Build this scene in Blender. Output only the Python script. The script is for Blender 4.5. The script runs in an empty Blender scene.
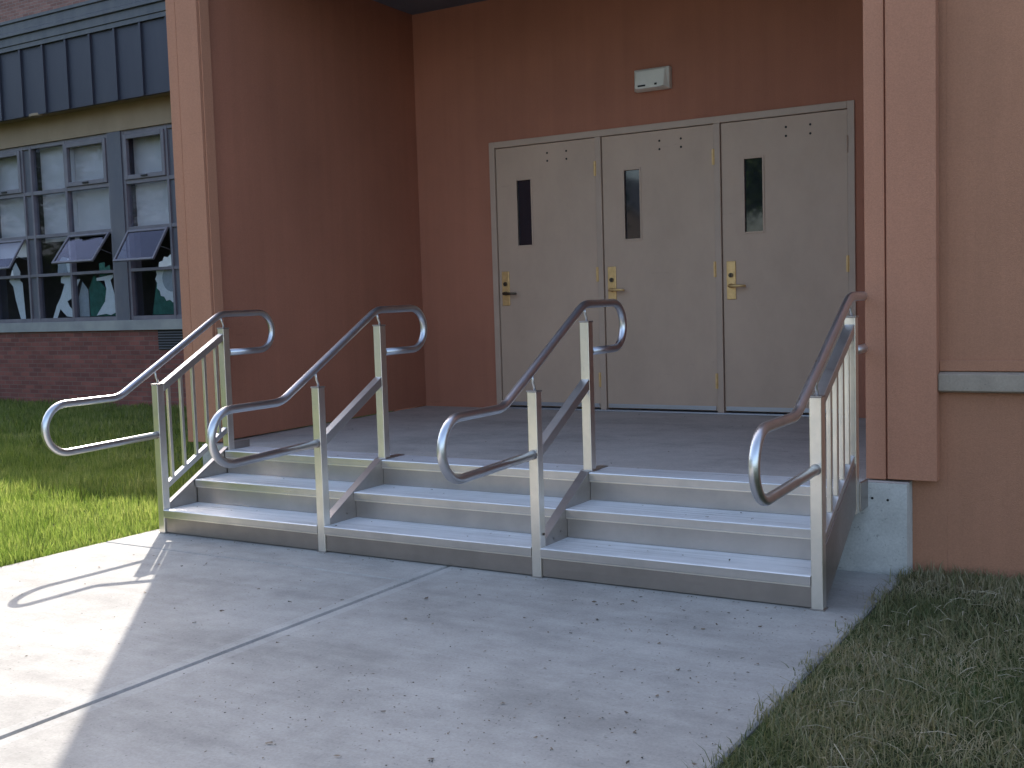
import bpy, bmesh, math, random
import numpy as np
from mathutils import Vector, Matrix, noise
R = math.radians
random.seed(7)
rng = np.random.default_rng(11)
scene = bpy.context.scene
col = scene.collection

# ------------------------------------------------------------------ helpers
class MB:
    """collects shapes; build() links them as ONE mesh object"""
    def __init__(s): s.v = []; s.f = []; s.m = []
    def add(s, vs, fs, mi=0):
        n = len(s.v); s.v += [tuple(v) for v in vs]
        s.f += [tuple(n + i for i in f) for f in fs]; s.m += [mi] * len(fs); return s
    def box(s, x0, x1, y0, y1, z0, z1, mi=0):
        vs = [(x0,y0,z0),(x1,y0,z0),(x1,y1,z0),(x0,y1,z0),(x0,y0,z1),(x1,y0,z1),(x1,y1,z1),(x0,y1,z1)]
        return s.add(vs, [(0,3,2,1),(4,5,6,7),(0,1,5,4),(1,2,6,5),(2,3,7,6),(3,0,4,7)], mi)
    def prism_x(s, pts, x0, x1, mi=0):
        """pts: polygon in (y, z), extruded along x"""
        n = len(pts); vs = [(x0, p[0], p[1]) for p in pts] + [(x1, p[0], p[1]) for p in pts]
        fs = [tuple(range(n - 1, -1, -1)), tuple(range(n, 2 * n))] + [(i, (i + 1) % n, n + (i + 1) % n, n + i) for i in range(n)]
        return s.add(vs, fs, mi)
    def prism_y(s, pts, y0, y1, mi=0):
        n = len(pts); vs = [(p[0], y0, p[1]) for p in pts] + [(p[0], y1, p[1]) for p in pts]
        fs = [tuple(range(n)), tuple(range(2 * n - 1, n - 1, -1))] + [(i, n + i, n + (i + 1) % n, (i + 1) % n) for i in range(n)]
        return s.add(vs, fs, mi)
    def prism_z(s, pts, z0, z1, mi=0):
        n = len(pts); vs = [(p[0], p[1], z0) for p in pts] + [(p[0], p[1], z1) for p in pts]
        fs = [tuple(range(n - 1, -1, -1)), tuple(range(n, 2 * n))] + [(i, (i + 1) % n, n + (i + 1) % n, n + i) for i in range(n)]
        return s.add(vs, fs, mi)
    def tube(s, path, r, n=20, caps=True, mi=0):
        P = [Vector(p) for p in path]; rings = []
        for i, p in enumerate(P):
            t = ((P[i] - P[i-1]).normalized() if i else Vector()) + ((P[i+1] - P[i]).normalized() if i < len(P)-1 else Vector())
            t.normalize()
            a = Vector((1,0,0)) if abs(t.x) < .9 else Vector((0,0,1))
            u = t.cross(a).normalized(); w = t.cross(u)
            rr = r[i] if isinstance(r, (list, tuple)) else r
            rings.append([p + (u*math.cos(2*math.pi*k/n) + w*math.sin(2*math.pi*k/n))*rr for k in range(n)])
        vs = [v for q in rings for v in q]; fs = []
        for i in range(len(P)-1):
            for k in range(n):
                fs.append((i*n+k, (i+1)*n+k, (i+1)*n+(k+1)%n, i*n+(k+1)%n))
        if caps: fs += [tuple(range(n)), tuple(range((len(P)-1)*n + n-1, (len(P)-1)*n - 1, -1))]
        return s.add(vs, fs, mi)
    def build(s, name, mats, parent=None, bevel=0, smooth=False, loc=None):
        me = bpy.data.meshes.new(name); me.from_pydata(s.v, [], s.f)
        if not isinstance(mats, (list, tuple)): mats = [mats]
        for m in mats: me.materials.append(m)
        for p, i in zip(me.polygons, s.m): p.material_index = i
        if smooth: 
            for p in me.polygons: p.use_smooth = len(p.vertices) == 4
        b = bmesh.new(); b.from_mesh(me); bmesh.ops.recalc_face_normals(b, faces=b.faces)
        b.to_mesh(me); b.free(); me.update()
        o = bpy.data.objects.new(name, me); col.objects.link(o)
        if parent: o.parent = parent
        if loc: o.location = loc
        if bevel:
            bv = o.modifiers.new('edge', 'BEVEL'); bv.width = bevel; bv.segments = 2; bv.limit_method = 'ANGLE'
        return o

def tag(o, label=None, cat=None, group=None, kind=None):
    if label: o['label'] = label
    if cat: o['category'] = cat
    if group: o['group'] = group
    if kind: o['kind'] = kind
    return o
def empty(name, loc, rz=0):
    o = bpy.data.objects.new(name, None); col.objects.link(o); o.location = loc; o.rotation_euler.z = rz; o.empty_display_size = .1
    return o
def arc(cy, cz, r, a0, a1, n, x):
    return [(x, cy + r*math.cos(a0 + (a1-a0)*i/n), cz + r*math.sin(a0 + (a1-a0)*i/n)) for i in range(n+1)]

# ------------------------------------------------------------------ materials
class Mat:
    def __init__(s, name, color=(.5,.5,.5), rough=.6, metal=0, spec=.5):
        s.m = bpy.data.materials.new(name); s.m.use_nodes = True; s.nt = s.m.node_tree
        s.b = s.nt.nodes['Principled BSDF']; s.b.inputs['Base Color'].default_value = (*color, 1)
        s.b.inputs['Roughness'].default_value = rough; s.b.inputs['Metallic'].default_value = metal
        s.b.inputs['Specular IOR Level'].default_value = spec
        s.tc = s.nt.nodes.new('ShaderNodeTexCoord')
    def n(s, t, **k):
        o = s.nt.nodes.new(t)
        for a, v in k.items(): setattr(o, a, v)
        return o
    def l(s, a, b): s.nt.links.new(a, b)
    def coord(s, scale=(1,1,1), rot=(0,0,0), loc=(0,0,0), src='Object'):
        mp = s.n('ShaderNodeMapping'); mp.inputs['Scale'].default_value = scale; mp.inputs['Rotation'].default_value = rot
        mp.inputs['Location'].default_value = loc
        s.l(s.tc.outputs[src], mp.inputs[0]); return mp.outputs[0]
    def noise(s, scale=5, detail=6, rough=.6, co=None, dist=0):
        t = s.n('ShaderNodeTexNoise'); t.inputs['Scale'].default_value = scale; t.inputs['Detail'].default_value = detail
        t.inputs['Roughness'].default_value = rough; t.inputs['Distortion'].default_value = dist
        s.l(co or s.coord(), t.inputs['Vector']); return t.outputs['Fac']
    def ramp(s, fac, stops):
        r = s.n('ShaderNodeValToRGB'); e = r.color_ramp.elements
        while len(e) < len(stops): e.new(.5)
        for q, (p, c) in zip(e, stops):
            q.position = p; q.color = (*c, 1) if len(c) == 3 else c
        s.l(fac, r.inputs[0]); return r.outputs[0]
    def mix(s, fac, a, b, mode='MIX'):
        x = s.n('ShaderNodeMix', data_type='RGBA', blend_type=mode)
        for sock, v in ((x.inputs[0], fac), (x.inputs[6], a), (x.inputs[7], b)):
            if isinstance(v, (int, float)): sock.default_value = v
            elif isinstance(v, tuple): sock.default_value = (*v, 1)
            else: s.l(v, sock)
        return x.outputs[2]
    def color(s, c): s.l(c, s.b.inputs['Base Color']); return s
    def rough(s, c): s.l(c, s.b.inputs['Roughness']); return s
    def bump(s, h, strength=.3, dist=.01, prev=None):
        b = s.n('ShaderNodeBump'); b.inputs['Strength'].default_value = strength; b.inputs['Distance'].default_value = dist
        s.l(h, b.inputs['Height'])
        if prev: s.l(prev, b.inputs['Normal'])
        s.l(b.outputs[0], s.b.inputs['Normal']); return b.outputs[0]
def g(v): return (v, v, v)

# aluminium: satin extrusions with faint length-wise brushing and handling smudges
def aluminium(name, brush, base=(.70,.69,.67), r0=.3, r1=.46):
    M = Mat(name, base, .4, 1)
    n1 = M.noise(6, 5, .6); n2 = M.noise(1, 3, .5, M.coord(brush))
    M.color(M.mix(M.ramp(n1, [(.3, g(0)), (.75, g(.8))]), base, tuple(c*.74 for c in base)))
    M.rough(M.ramp(M.mix(.5, n1, n2), [(.3, g(r0)), (.7, g(r1))]))
    M.bump(n2, .12, .002)
    return M.m
alu_post = aluminium('satin_aluminium_post', (220,220,3), (.93,.88,.80), .26, .4)
alu_beam = aluminium('satin_aluminium_beam', (3,220,220))
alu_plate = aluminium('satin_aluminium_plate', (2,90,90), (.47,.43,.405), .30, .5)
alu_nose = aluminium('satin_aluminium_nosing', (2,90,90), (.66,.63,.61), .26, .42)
alu_kick = aluminium('brown_aluminium_kick_plate', (2,90,90), (.38,.335,.31), .34, .5)  # lowest riser is darker and browner than the plates above
alu_pipe = aluminium('polished_aluminium_pipe', (150,6,150), (.70,.70,.72), .27, .40)

M = Mat('worn_grooved_aluminium', (.6,.6,.6), .5, .25, .8)
w = M.n('ShaderNodeTexWave', wave_type='BANDS', bands_direction='Y'); w.inputs['Scale'].default_value = 21
w.inputs['Distortion'].default_value = 0; M.l(M.coord(), w.inputs['Vector'])
st = M.noise(1, 6, .7, M.coord((1.1, 55, 8))); st2 = M.noise(2.3, 5, .6)
c = M.ramp(M.mix(.35, st, st2), [(.30, (.42,.42,.42)), (.43, (.78,.79,.80)), (.52, (.94,.95,.97)), (.66, (.97,.97,.98))])
M.color(M.mix(.38, c, M.ramp(w.outputs['Fac'], [(.0, g(.25)), (.3, g(.9))]), 'MULTIPLY'))
M.rough(M.ramp(st, [(.3, g(.25)), (.7, g(.5))])); M.bump(w.outputs['Fac'], .6, .003)
alu_tread = M.m

def stucco(name, base, var=.16):
    M = Mat(name, base, .78, 0, .3)
    n = M.noise(.9, 6, .6); n2 = M.noise(1, 5, .65, M.coord((9, 9, .35)))
    lo = tuple(v*(1-var) for v in base); hi = tuple(v*(1+var) for v in base)
    M.color(M.mix(.35, M.ramp(n, [(.3, lo), (.7, hi)]), M.ramp(n2, [(.3, lo), (.7, hi)])))
    # grime washed up at the foot and thin scuffs: stays put with the wall
    sc = M.ramp(M.noise(1, 6, .72, M.coord((2.2, 2.2, 16))), [(.62, g(1)), (.72, g(.80))])
    c0 = M.b.inputs['Base Color'].links[0].from_socket
    M.color(M.mix(.55, M.mix(.5, c0, M.ramp(M.noise(150, 3, .8), [(.3, g(.72)), (.65, g(1.12))]), 'MULTIPLY'), sc, 'MULTIPLY'))
    f = M.noise(200, 3, .75); f2 = M.noise(9, 4, .6)
    p = M.bump(f, .55, .005); M.bump(f2, .15, .012, p)
    return M.m
stucco_mat = stucco('painted_red_brown_plaster', (.40,.162,.102))
front_mat = stucco('painted_tan_brown_plaster', (.40,.19,.113))
trim_mat = stucco('painted_red_brown_board', (.45,.208,.128), .1)

M = Mat('dark_soffit_paint', (.10,.11,.13), .6); M.color(M.ramp(M.noise(3), [(.3, (.085,.095,.115)), (.7, (.115,.125,.15))])); soffit_mat = M.m

M = Mat('door_enamel', (.27,.235,.20), .46)
M.color(M.mix(M.ramp(M.noise(1.4, 5, .55, M.coord((1,1,.45))), [(.35, g(0)), (.7, g(1))]), (.52,.365,.27), (.46,.325,.24)))
dc = M.b.inputs['Base Color'].links[0].from_socket
scf = M.ramp(M.noise(1, 6, .75, M.coord((3, 3, 26))), [(.64, g(1)), (.72, g(.72))])
smg = M.ramp(M.noise(2.6, 6, .7, M.coord((1.6, 1, 1))), [(.34, g(.86)), (.6, g(1.03))])
M.color(M.mix(.5, M.mix(.42, dc, smg, 'MULTIPLY'), scf, 'MULTIPLY'))
M.bump(M.noise(120, 3, .6), .08, .002); M.rough(M.ramp(M.noise(7), [(.3, g(.4)), (.7, g(.55))])); door_mat = M.m
M = Mat('door_frame_enamel', (.30,.262,.225), .45)
M.color(M.ramp(M.noise(5), [(.3, (.43,.31,.235)), (.7, (.48,.35,.27))])); doorframe_mat = M.m
M = Mat('satin_brass', (.70,.46,.20), .42, .55); M.color(M.ramp(M.noise(30), [(.3, (.62,.40,.17)), (.7, (.76,.51,.24))])); brass = M.m
M = Mat('dark_bronze', (.10,.075,.055), .4, .8); M.color(M.ramp(M.noise(30), [(.3, (.08,.06,.045)), (.7, (.13,.1,.07))])); bronze = M.m
M = Mat('dark_gap', (.012,.012,.014), .8); M.color(M.ramp(M.noise(40), [(.3, g(.01)), (.7, g(.018))])); dark = M.m
M = Mat('opaque_dark_glass', (.012,.014,.022), .03, 0, .9); M.rough(M.ramp(M.noise(9), [(.3, g(.02)), (.7, g(.06))])); dglass = M.m  # opaque pane; the dark interior behind is put into its colour
M = Mat('galvanised_threshold', (.45,.46,.5), .35, .9); M.rough(M.ramp(M.noise(12), [(.3, g(.3)), (.7, g(.5))])); sweep = M.m
M = Mat('cream_lamp_plastic', (.62,.58,.50), .45); M.color(M.ramp(M.noise(6), [(.3, (.70,.66,.58)), (.7, (.78,.74,.66))])); lamp_mat = M.m
M = Mat('frosted_lamp_lens', (.70,.69,.64), .3); M.bump(M.noise(80), .2, .004); lens_mat = M.m

# glass that really lets the room behind be seen
M = Mat('window_glass', (.02,.025,.04), .03)
tr = M.n('ShaderNodeBsdfTransparent'); tr.inputs[0].default_value = (.86,.88,.91,1)
gl = M.n('ShaderNodeBsdfGlossy'); gl.inputs['Roughness'].default_value = .03; gl.inputs[0].default_value = (.6,.62,.8,1)
lw = M.n('ShaderNodeLayerWeight'); lw.inputs['Blend'].default_value = .5
pw_ = M.n('ShaderNodeMath', operation='POWER'); M.l(lw.outputs['Facing'], pw_.inputs[0]); pw_.inputs[1].default_value = 4.5
fr = M.n('ShaderNodeMath', operation='MULTIPLY_ADD'); M.l(pw_.outputs[0], fr.inputs[0]); fr.inputs[1].default_value = .6; fr.inputs[2].default_value = .025
mx = M.n('ShaderNodeMixShader'); M.l(fr.outputs[0], mx.inputs[0]); M.l(tr.outputs[0], mx.inputs[1]); M.l(gl.outputs[0], mx.inputs[2])
M.l(mx.outputs[0], M.nt.nodes['Material Output'].inputs[0]); glass = M.m

def concrete(name, lo, hi, spots=True, fine=1.0):
    M = Mat(name, hi, .85, 0, .25)
    a = M.noise(.8, 7, .62); b = M.noise(7, 6, .68); c_ = M.noise(90*fine, 3, .7)
    c = M.ramp(M.mix(.45, a, b), [(.34, lo), (.64, hi)])
    c = M.mix(.35, c, M.ramp(c_, [(.3, g(.55)), (.62, g(1))]), 'MULTIPLY')
    if spots:
        v = M.n('ShaderNodeTexVoronoi'); v.inputs['Scale'].default_value = 9; M.l(M.coord(), v.inputs['Vector'])
        k = M.ramp(M.mix(.5, v.outputs['Distance'], M.noise(14, 4, .7)), [(.17, g(0)), (.24, g(1))])
        c = M.mix(.22, c, k, 'MULTIPLY')
    # weather stains, drag marks of the float and fine dark grit
    big = M.ramp(M.noise(1.15, 5, .7, M.coord((1, 1.6, 1), (0, 0, .5))), [(.36, g(.74)), (.52, g(1)), (.66, g(1.06))])
    drag = M.ramp(M.noise(1, 5, .6, M.coord((.7, 11, 1), (0, 0, .06))), [(.34, g(.88)), (.6, g(1.04))])
    grit = M.ramp(M.noise(55, 2, .5), [(.27, g(.45)), (.34, g(1))])
    c = M.mix(.75, c, big, 'MULTIPLY'); c = M.mix(.25 if name == 'landing_concrete' else .65, c, drag, 'MULTIPLY'); c = M.mix(.6, c, grit, 'MULTIPLY')
    M.color(c); p = M.bump(c_, .25, .003); M.bump(M.noise(1, 4, .7, M.coord((4, 90, 1))), .12, .003, p)
    return M.m
path_mat = concrete('broomed_concrete', (.32,.303,.28), (.44,.422,.392))
path_edge = concrete('trowelled_concrete_edge', (.37,.355,.333), (.47,.455,.428), False)
landing_mat = concrete('landing_concrete', (.42,.37,.335), (.56,.50,.45))
found_mat = concrete('foundation_concrete', (.42,.41,.385), (.60,.585,.55), True)
ledge_mat = concrete('ledge_concrete', (.30,.24,.19), (.40,.325,.255), False)

def brick(name, c1, c2, mort, dim=(.2,.065)):
    M = Mat(name, c1, .85, 0, .25)
    sp = M.n('ShaderNodeSeparateXYZ'); M.l(M.coord(), sp.inputs[0])
    cb = M.n('ShaderNodeCombineXYZ'); M.l(sp.outputs[0], cb.inputs[0]); M.l(sp.outputs[2], cb.inputs[1])
    t = M.n('ShaderNodeTexBrick'); t.inputs['Scale'].default_value = 1; t.inputs['Brick Width'].default_value = dim[0]
    t.inputs['Row Height'].default_value = dim[1]; t.inputs['Mortar Size'].default_value = .006; t.inputs['Mortar Smooth'].default_value = .3
    t.inputs['Color1'].default_value = (*c1, 1); t.inputs['Color2'].default_value = (*c2, 1); t.inputs['Mortar'].default_value = (*mort, 1)
    M.l(cb.outputs[0], t.inputs['Vector'])
    M.color(M.mix(.55, t.outputs['Color'], M.ramp(M.noise(2.2, 6, .7, M.coord((1,1,3))), [(.3, g(.5)), (.7, g(1.15))]), 'MULTIPLY'))
    inv = M.n('ShaderNodeMath', operation='SUBTRACT'); inv.inputs[0].default_value = 1; M.l(t.outputs['Fac'], inv.inputs[1])
    p = M.bump(inv.outputs[0], .6, .006); M.bump(M.noise(60, 3, .7), .3, .003, p)
    return M.m
brick_mat = brick('red_brick', (.27,.10,.078), (.17,.066,.056), (.19,.13,.11))
brick_far = brick('pale_red_brick', (.30,.16,.13), (.22,.11,.09), (.30,.24,.21))

M = Mat('blue_grey_metal_cladding', (.055,.075,.115), .5, .3)
M.color(M.mix(M.ramp(M.noise(1.3, 5, .6, M.coord((3,1,.6))), [(.3, g(0)), (.7, g(1))]), (.033,.035,.054), (.046,.048,.066))); fascia_mat = M.m
M = Mat('weathered_cap_metal', (.10,.13,.16), .45, .4)
M.color(M.ramp(M.noise(2, 5, .6, M.coord((4,1,1))), [(.3, (.066,.070,.082)), (.7, (.098,.100,.108))])); cap_mat = M.m
M = Mat('tan_soffit_paint', (.34,.28,.16), .7)
M.color(M.ramp(M.noise(1.2, 5, .6, M.coord((2,1,1))), [(.3, (.25,.18,.115)), (.7, (.32,.235,.155))])); tan_mat = M.m
M = Mat('grey_window_paint', (.27,.27,.31), .5)
M.color(M.ramp(M.noise(4, 5, .6), [(.3, (.125,.115,.135)), (.7, (.18,.165,.185))])); wframe = M.m
M = Mat('slate_pier_paint', (.17,.20,.24), .6)
M.color(M.ramp(M.noise(1.6, 6, .65, M.coord((1,1,.6))), [(.3, (.085,.09,.115)), (.75, (.15,.14,.15))])); pier_mat = M.m
M = Mat('stone_sill', (.27,.27,.26), .75)
M.color(M.ramp(M.noise(3, 5, .6), [(.3, (.23,.23,.23)), (.7, (.32,.32,.30))])); sill_mat = M.m
M = Mat('roller_blind_cloth', (.62,.61,.56), .8)
M.color(M.ramp(M.noise(.8, 4, .6), [(.3, (.60,.55,.52)), (.7, (.74,.68,.64))])); M.b.inputs['Emission Strength'].default_value = 0; blind_mat = M.m
M = Mat('unlit_room_tone', (.10,.09,.10), .8)
M.color(M.ramp(M.noise(1.5), [(.3, (.07,.065,.075)), (.7, (.13,.11,.12))])); room_mat = M.m  # the room's lack of light is put into this dark tone
M = Mat('white_craft_paper', (.80,.80,.74), .8); M.color(M.ramp(M.noise(12), [(.3, (.72,.72,.66)), (.7, (.84,.84,.8))])); paper_w = M.m
M = Mat('green_craft_paper', (.03,.13,.09), .8); M.color(M.ramp(M.noise(10), [(.3, (.022,.09,.062)), (.7, (.04,.16,.115))])); paper_g = M.m
M = Mat('grey_craft_paper', (.38,.40,.40), .8); M.color(M.ramp(M.noise(10), [(.3, (.33,.35,.35)), (.7, (.43,.45,.45))])); paper_s = M.m
M = Mat('roof_felt', (.10,.10,.10), .9); M.color(M.ramp(M.noise(3), [(.3, g(.08)), (.7, g(.13))])); roof_mat = M.m

# lawn soil and blades
M = Mat('lawn_soil', (.05,.06,.02), .95, 0, .2)
M.color(M.mix(M.ramp(M.noise(.7, 7, .65), [(.35, g(0)), (.65, g(1))]), M.ramp(M.noise(30, 5, .7), [(.3, (.030,.034,.014)), (.7, (.055,.05,.026))]),
              M.ramp(M.noise(45, 5, .7), [(.3, (.035,.06,.014)), (.7, (.075,.11,.03))])))
M.bump(M.noise(60, 5, .7), .8, .03); soil = M.m

def blade_mat(name, stops, trans, tcol):
    M = Mat(name, (.06,.13,.02), .55, 0, .35)
    gi = M.n('ShaderNodeNewGeometry')
    k = M.mix(.55, gi.outputs['Random Per Island'], M.ramp(M.noise(1.5, 5, .65), [(.3, g(.2)), (.7, g(.85))] if name == 'fresh_grass_blade' else [(.36, g(.08)), (.64, g(.95))]))
    c = M.ramp(k, stops); M.color(c)
    t = M.n('ShaderNodeBsdfTranslucent'); M.l(M.mix(1, c, tcol, 'MULTIPLY'), t.inputs[0])
    mx = M.n('ShaderNodeMixShader'); mx.inputs[0].default_value = trans
    M.l(M.b.outputs[0], mx.inputs[1]); M.l(t.outputs[0], mx.inputs[2]); M.l(mx.outputs[0], M.nt.nodes['Material Output'].inputs[0])
    return M.m
blade_lush = blade_mat('fresh_grass_blade', [(.2, (.065,.105,.024)), (.45, (.13,.175,.055)), (.7, (.23,.255,.11)), (.95, (.38,.36,.22))], .5, (1.6,1.7,.8))
blade_dry = blade_mat('tired_grass_blade', [(.2, (.095,.115,.045)), (.42, (.17,.18,.085)), (.6, (.28,.25,.14)), (.88, (.44,.38,.26))], .35, (1.3,1.2,.9))
M = Mat('fallen_leaf', (.08,.05,.03), .8)
gi = M.n('ShaderNodeNewGeometry'); M.color(M.ramp(gi.outputs['Random Per Island'], [(.1, (.05,.04,.03)), (.5, (.12,.085,.06)), (.9, (.22,.16,.11))])); leaf_mat = M.m
M = Mat('tree_bark', (.09,.07,.05), .9); M.color(M.ramp(M.noise(8), [(.3, (.06,.045,.035)), (.7, (.12,.095,.07))])); M.bump(M.noise(12), .6, .03); bark = M.m
crown_mat = blade_mat('maple_leaf', [(.2, (.03,.06,.012)), (.5, (.055,.10,.02)), (.8, (.09,.15,.035))], .3, (1.4,1.5,.8))

# ------------------------------------------------------------------ ground and path
H = .425                      # height of the landing above the path
b = MB(); b.box(-120, 120, -120, 120, -.5, -.045); tag(b.build('ground', soil), kind='structure')

XE0, XJ, XE1 = -.105, 2.08, 4.13
def slab(b, x0, x1, y0, y1, z=0.0, side=0):
    """a cast slab: broomed field, trowelled border, rounded arris (edge of the joint)"""
    r = .008
    ea, eb_ = (.058, r) if side > 0 else (r, .058)
    a0, a1 = (x0+r, x0+ea) if side > 0 else (x1-eb_, x1-r)
    b.add([(a0,y0+r,z),(a1,y0+r,z),(a1,y1-r,z),(a0,y1-r,z)], [(0,1,2,3)], 1)
    b.add([(x0+ea,y0+r,z),(x1-eb_,y0+r,z),(x1-eb_,y1-r,z),(x0+ea,y1-r,z)], [(0,1,2,3)], 0)
    o = [(x0,y0),(x1,y0),(x1,y1),(x0,y1)]; i = [(x0+r,y0+r),(x1-r,y0+r),(x1-r,y1-r),(x0+r,y1-r)]
    vs = [(p[0],p[1],z) for p in i] + [(p[0],p[1],z-r) for p in o] + [(p[0],p[1],z-.12) for p in o]
    fs = [(k,4+k,4+(k+1)%4,(k+1)%4) for k in range(4)] + [(4+k,8+k,8+(k+1)%4,4+(k+1)%4) for k in range(4)]
    b.add(vs, fs, 2)
b = MB()
ys = [.728, -.31, -3.4, -6.5, -9.6, -12.7, -15.8]
for i in range(len(ys)-1):
    slab(b, XE0, XJ-.0065, ys[i+1]+.001, ys[i]-.001, 0, -1)
ys2 = [.728, -3.4, -6.5, -9.6, -12.7, -15.8]
for i in range(len(ys2)-1):
    slab(b, XJ+.0065, XE1, ys2[i+1]+.001, ys2[i]-.001, 0, 1)
b.box(XJ-.006, XJ+.006, -15.7, .72, -.05, -.026, 3)
M = Mat('dirty_joint', (.04,.035,.03), .95); M.color(M.ramp(M.noise(30, 5, .7), [(.3, (.02,.018,.016)), (.7, (.07,.06,.05))]))
tag(b.build('path', [path_mat, path_edge, path_mat, M.m]), kind='structure')
b = MB(); b.box(4.138, 30, -15.7, .849, -.2, -.006); tag(b.build('verge_ground', soil), kind='structure')
b = MB(); b.box(-120, 120, -23, -15.9, -.06, -.02); tag(b.build('road', concrete('asphalt', (.045,.045,.048), (.06,.06,.062), False)), kind='structure')

# concrete landing in the porch
LX0, LX1, LY0 = -.39, 4.145, .735
root = empty('concrete_landing', (1.9, .735, 0))
b = MB(); b.add([(LX0,LY0,H),(LX1,LY0,H),(LX1,3.378,H),(LX0-.06,3.378,H)], [(0,1,2,3)], 0)
b.box(LX0, LX1, LY0, 3.378, -.1, H-.001, 1)
o = b.build('slab', [landing_mat, found_mat]); o.parent = root; o.matrix_parent_inverse = Matrix.Translation((-1.9,-.735,0))
for (x, z) in ((3.99, .35), (4.06, .345)):
    b = MB(); b.tube([(x, LY0-.002, z), (x, LY0+.01, z)], .006, 10)
    o = b.build('tie_hole', dark); o.parent = root; o.matrix_parent_inverse = Matrix.Translation((-1.9,-.735,0))
tag(root, 'raised grey concrete landing between the metal stairs and the three doors', 'landing')

def at(root, *objs):
    """parent without moving: shapes are modelled in world space, the thing's base sits elsewhere"""
    for o in objs:
        o.parent = root; o.matrix_parent_inverse = Matrix.Translation(-Vector(root.location))
    return objs[0]

# ------------------------------------------------------------------ entrance building
eb = empty('entrance_building', (-.585, .8, 0))
tag(eb, 'red brown painted porch building around three beige doors', 'building')
YF, YD = .85, 3.38            # front wall plane, door wall plane
RZ = 4.9
DX, DW, MU, DZ0, DZ1 = .335, .922, .05, .43, 2.562
FX0, FX1, FZ1 = DX-.05, DX+3*DW+2*MU+.05, DZ1+.05
# door wall with its opening
b = MB(); b.box(-.80, FX0, YD, YD+.2, 0, RZ); b.box(FX1, 4.6, YD, YD+.2, 0, RZ); b.box(FX0, FX1, YD, YD+.2, FZ1, RZ)
at(eb, b.build('back_wall', stucco_mat))
b = MB(); b.prism_z([(-.315,.815),(-.45,3.379),(-.585,3.379),(-.585,.815)], H+.01, RZ-.01); at(eb, b.build('left_wall', stucco_mat))
b = MB(); b.box(3.975, 4.3, .853, 3.379, H+.01, RZ-.01); at(eb, b.build('right_wall', stucco_mat))
b = MB(); b.box(4.3005, 14, YF, YF+.25, -.1, RZ-.02); b.box(4.1455, 4.3, YF, YF+.0025, -.1, RZ-.02); at(eb, b.build('front_wall', front_mat))
b = MB(); b.box(-.44, 3.98, .83, 3.375, 3.756, 3.80); at(eb, b.build('porch_ceiling', soffit_mat))
b = MB(); b.box(-.31, 3.97, .80, 1.0, 3.81, RZ-.03); at(eb, b.build('header', stucco_mat))
b = MB(); b.box(-.62, 14.05, .77, 12.4, RZ, RZ+.12); at(eb, b.build('roof', roof_mat))
b = MB(); b.box(-.585, -.40, 3.585, 12, -.1, RZ-.01); b.box(13.7, 13.95, 1.11, 12, -.1, RZ-.01); b.box(-.39, 13.69, 11.8, 12, -.1, RZ-.01)
at(eb, b.build('side_wall', stucco_mat))
# corner boards of the porch opening; they stop above the ground
def boards(rects):
    for (x0, x1, y0, y1, z0) in rects:
        b = MB(); b.box(x0, x1, y0, y1, z0, RZ-.035); at(eb, b.build('corner_board', trim_mat, bevel=.003))
boards([(-.588, -.502, .796, .86, .425), (-.494, -.300, .790, .812, .430), (-.3105, -.292, .813, .895, .432)])
b = MB(); b.box(-.501, -.495, .806, .86, .43, RZ-.04); at(eb, b.build('board_gap', stucco_mat))
boards([(3.950, 4.041, .785, .862, .432), (4.050, 4.268, .777, .849, .436)])
b = MB(); b.box(4.0415, 4.0495, .80, .85, .436, RZ-.04); at(eb, b.build('board_gap', stucco_mat))
# ledge on the front wall and the board above it
b = MB(); b.prism_x([(.849,.842),(.815,.842),(.80,.850),(.80,.925),(.849,.935)], 4.2695, 13.9); at(eb, b.build('wall_ledge', ledge_mat, bevel=.003))
b = MB(); b.box(4.2695, 13.9, .832, .849, .937, .985); at(eb, b.build('ledge_board', front_mat, bevel=.003))
# porch lamp on the door wall
lamp = empty('emergency_lamp', (1.767, 3.38, 2.93))
tag(lamp, 'small cream plastic lamp box mounted on the wall above the middle door', 'wall lamp')
b = MB(); b.add([(-.142,0,-.075),(.142,0,-.075),(.142,0,.085),(-.142,0,.085),(-.142,-.05,-.075),(.142,-.05,-.075),(.142,-.05,.085),(-.142,-.05,.085),
                 (-.115,-.105,-.060),(.115,-.105,-.060),(.115,-.075,.068),(-.115,-.075,.068)],
                [(0,1,2,3),(0,4,5,1),(1,5,6,2),(2,6,7,3),(3,7,4,0),(4,8,9,5),(5,9,10,6),(6,10,11,7),(7,11,8,4),(8,11,10,9)])
b.build('housing', lamp_mat, lamp, bevel=.004)
b = MB(); b.box(-.095,.095,-.103,-.06,-.066,-.0615); b.build('lens', lens_mat, lamp)
b = MB(); b.box(-.09,-.03,-.1075,-.10,-.052,-.040); b.build('nameplate', dark, lamp); b = MB(); b.box(.045,.062,-.1075,-.10,-.050,-.036); b.build('test_button', dark, lamp)

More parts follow.
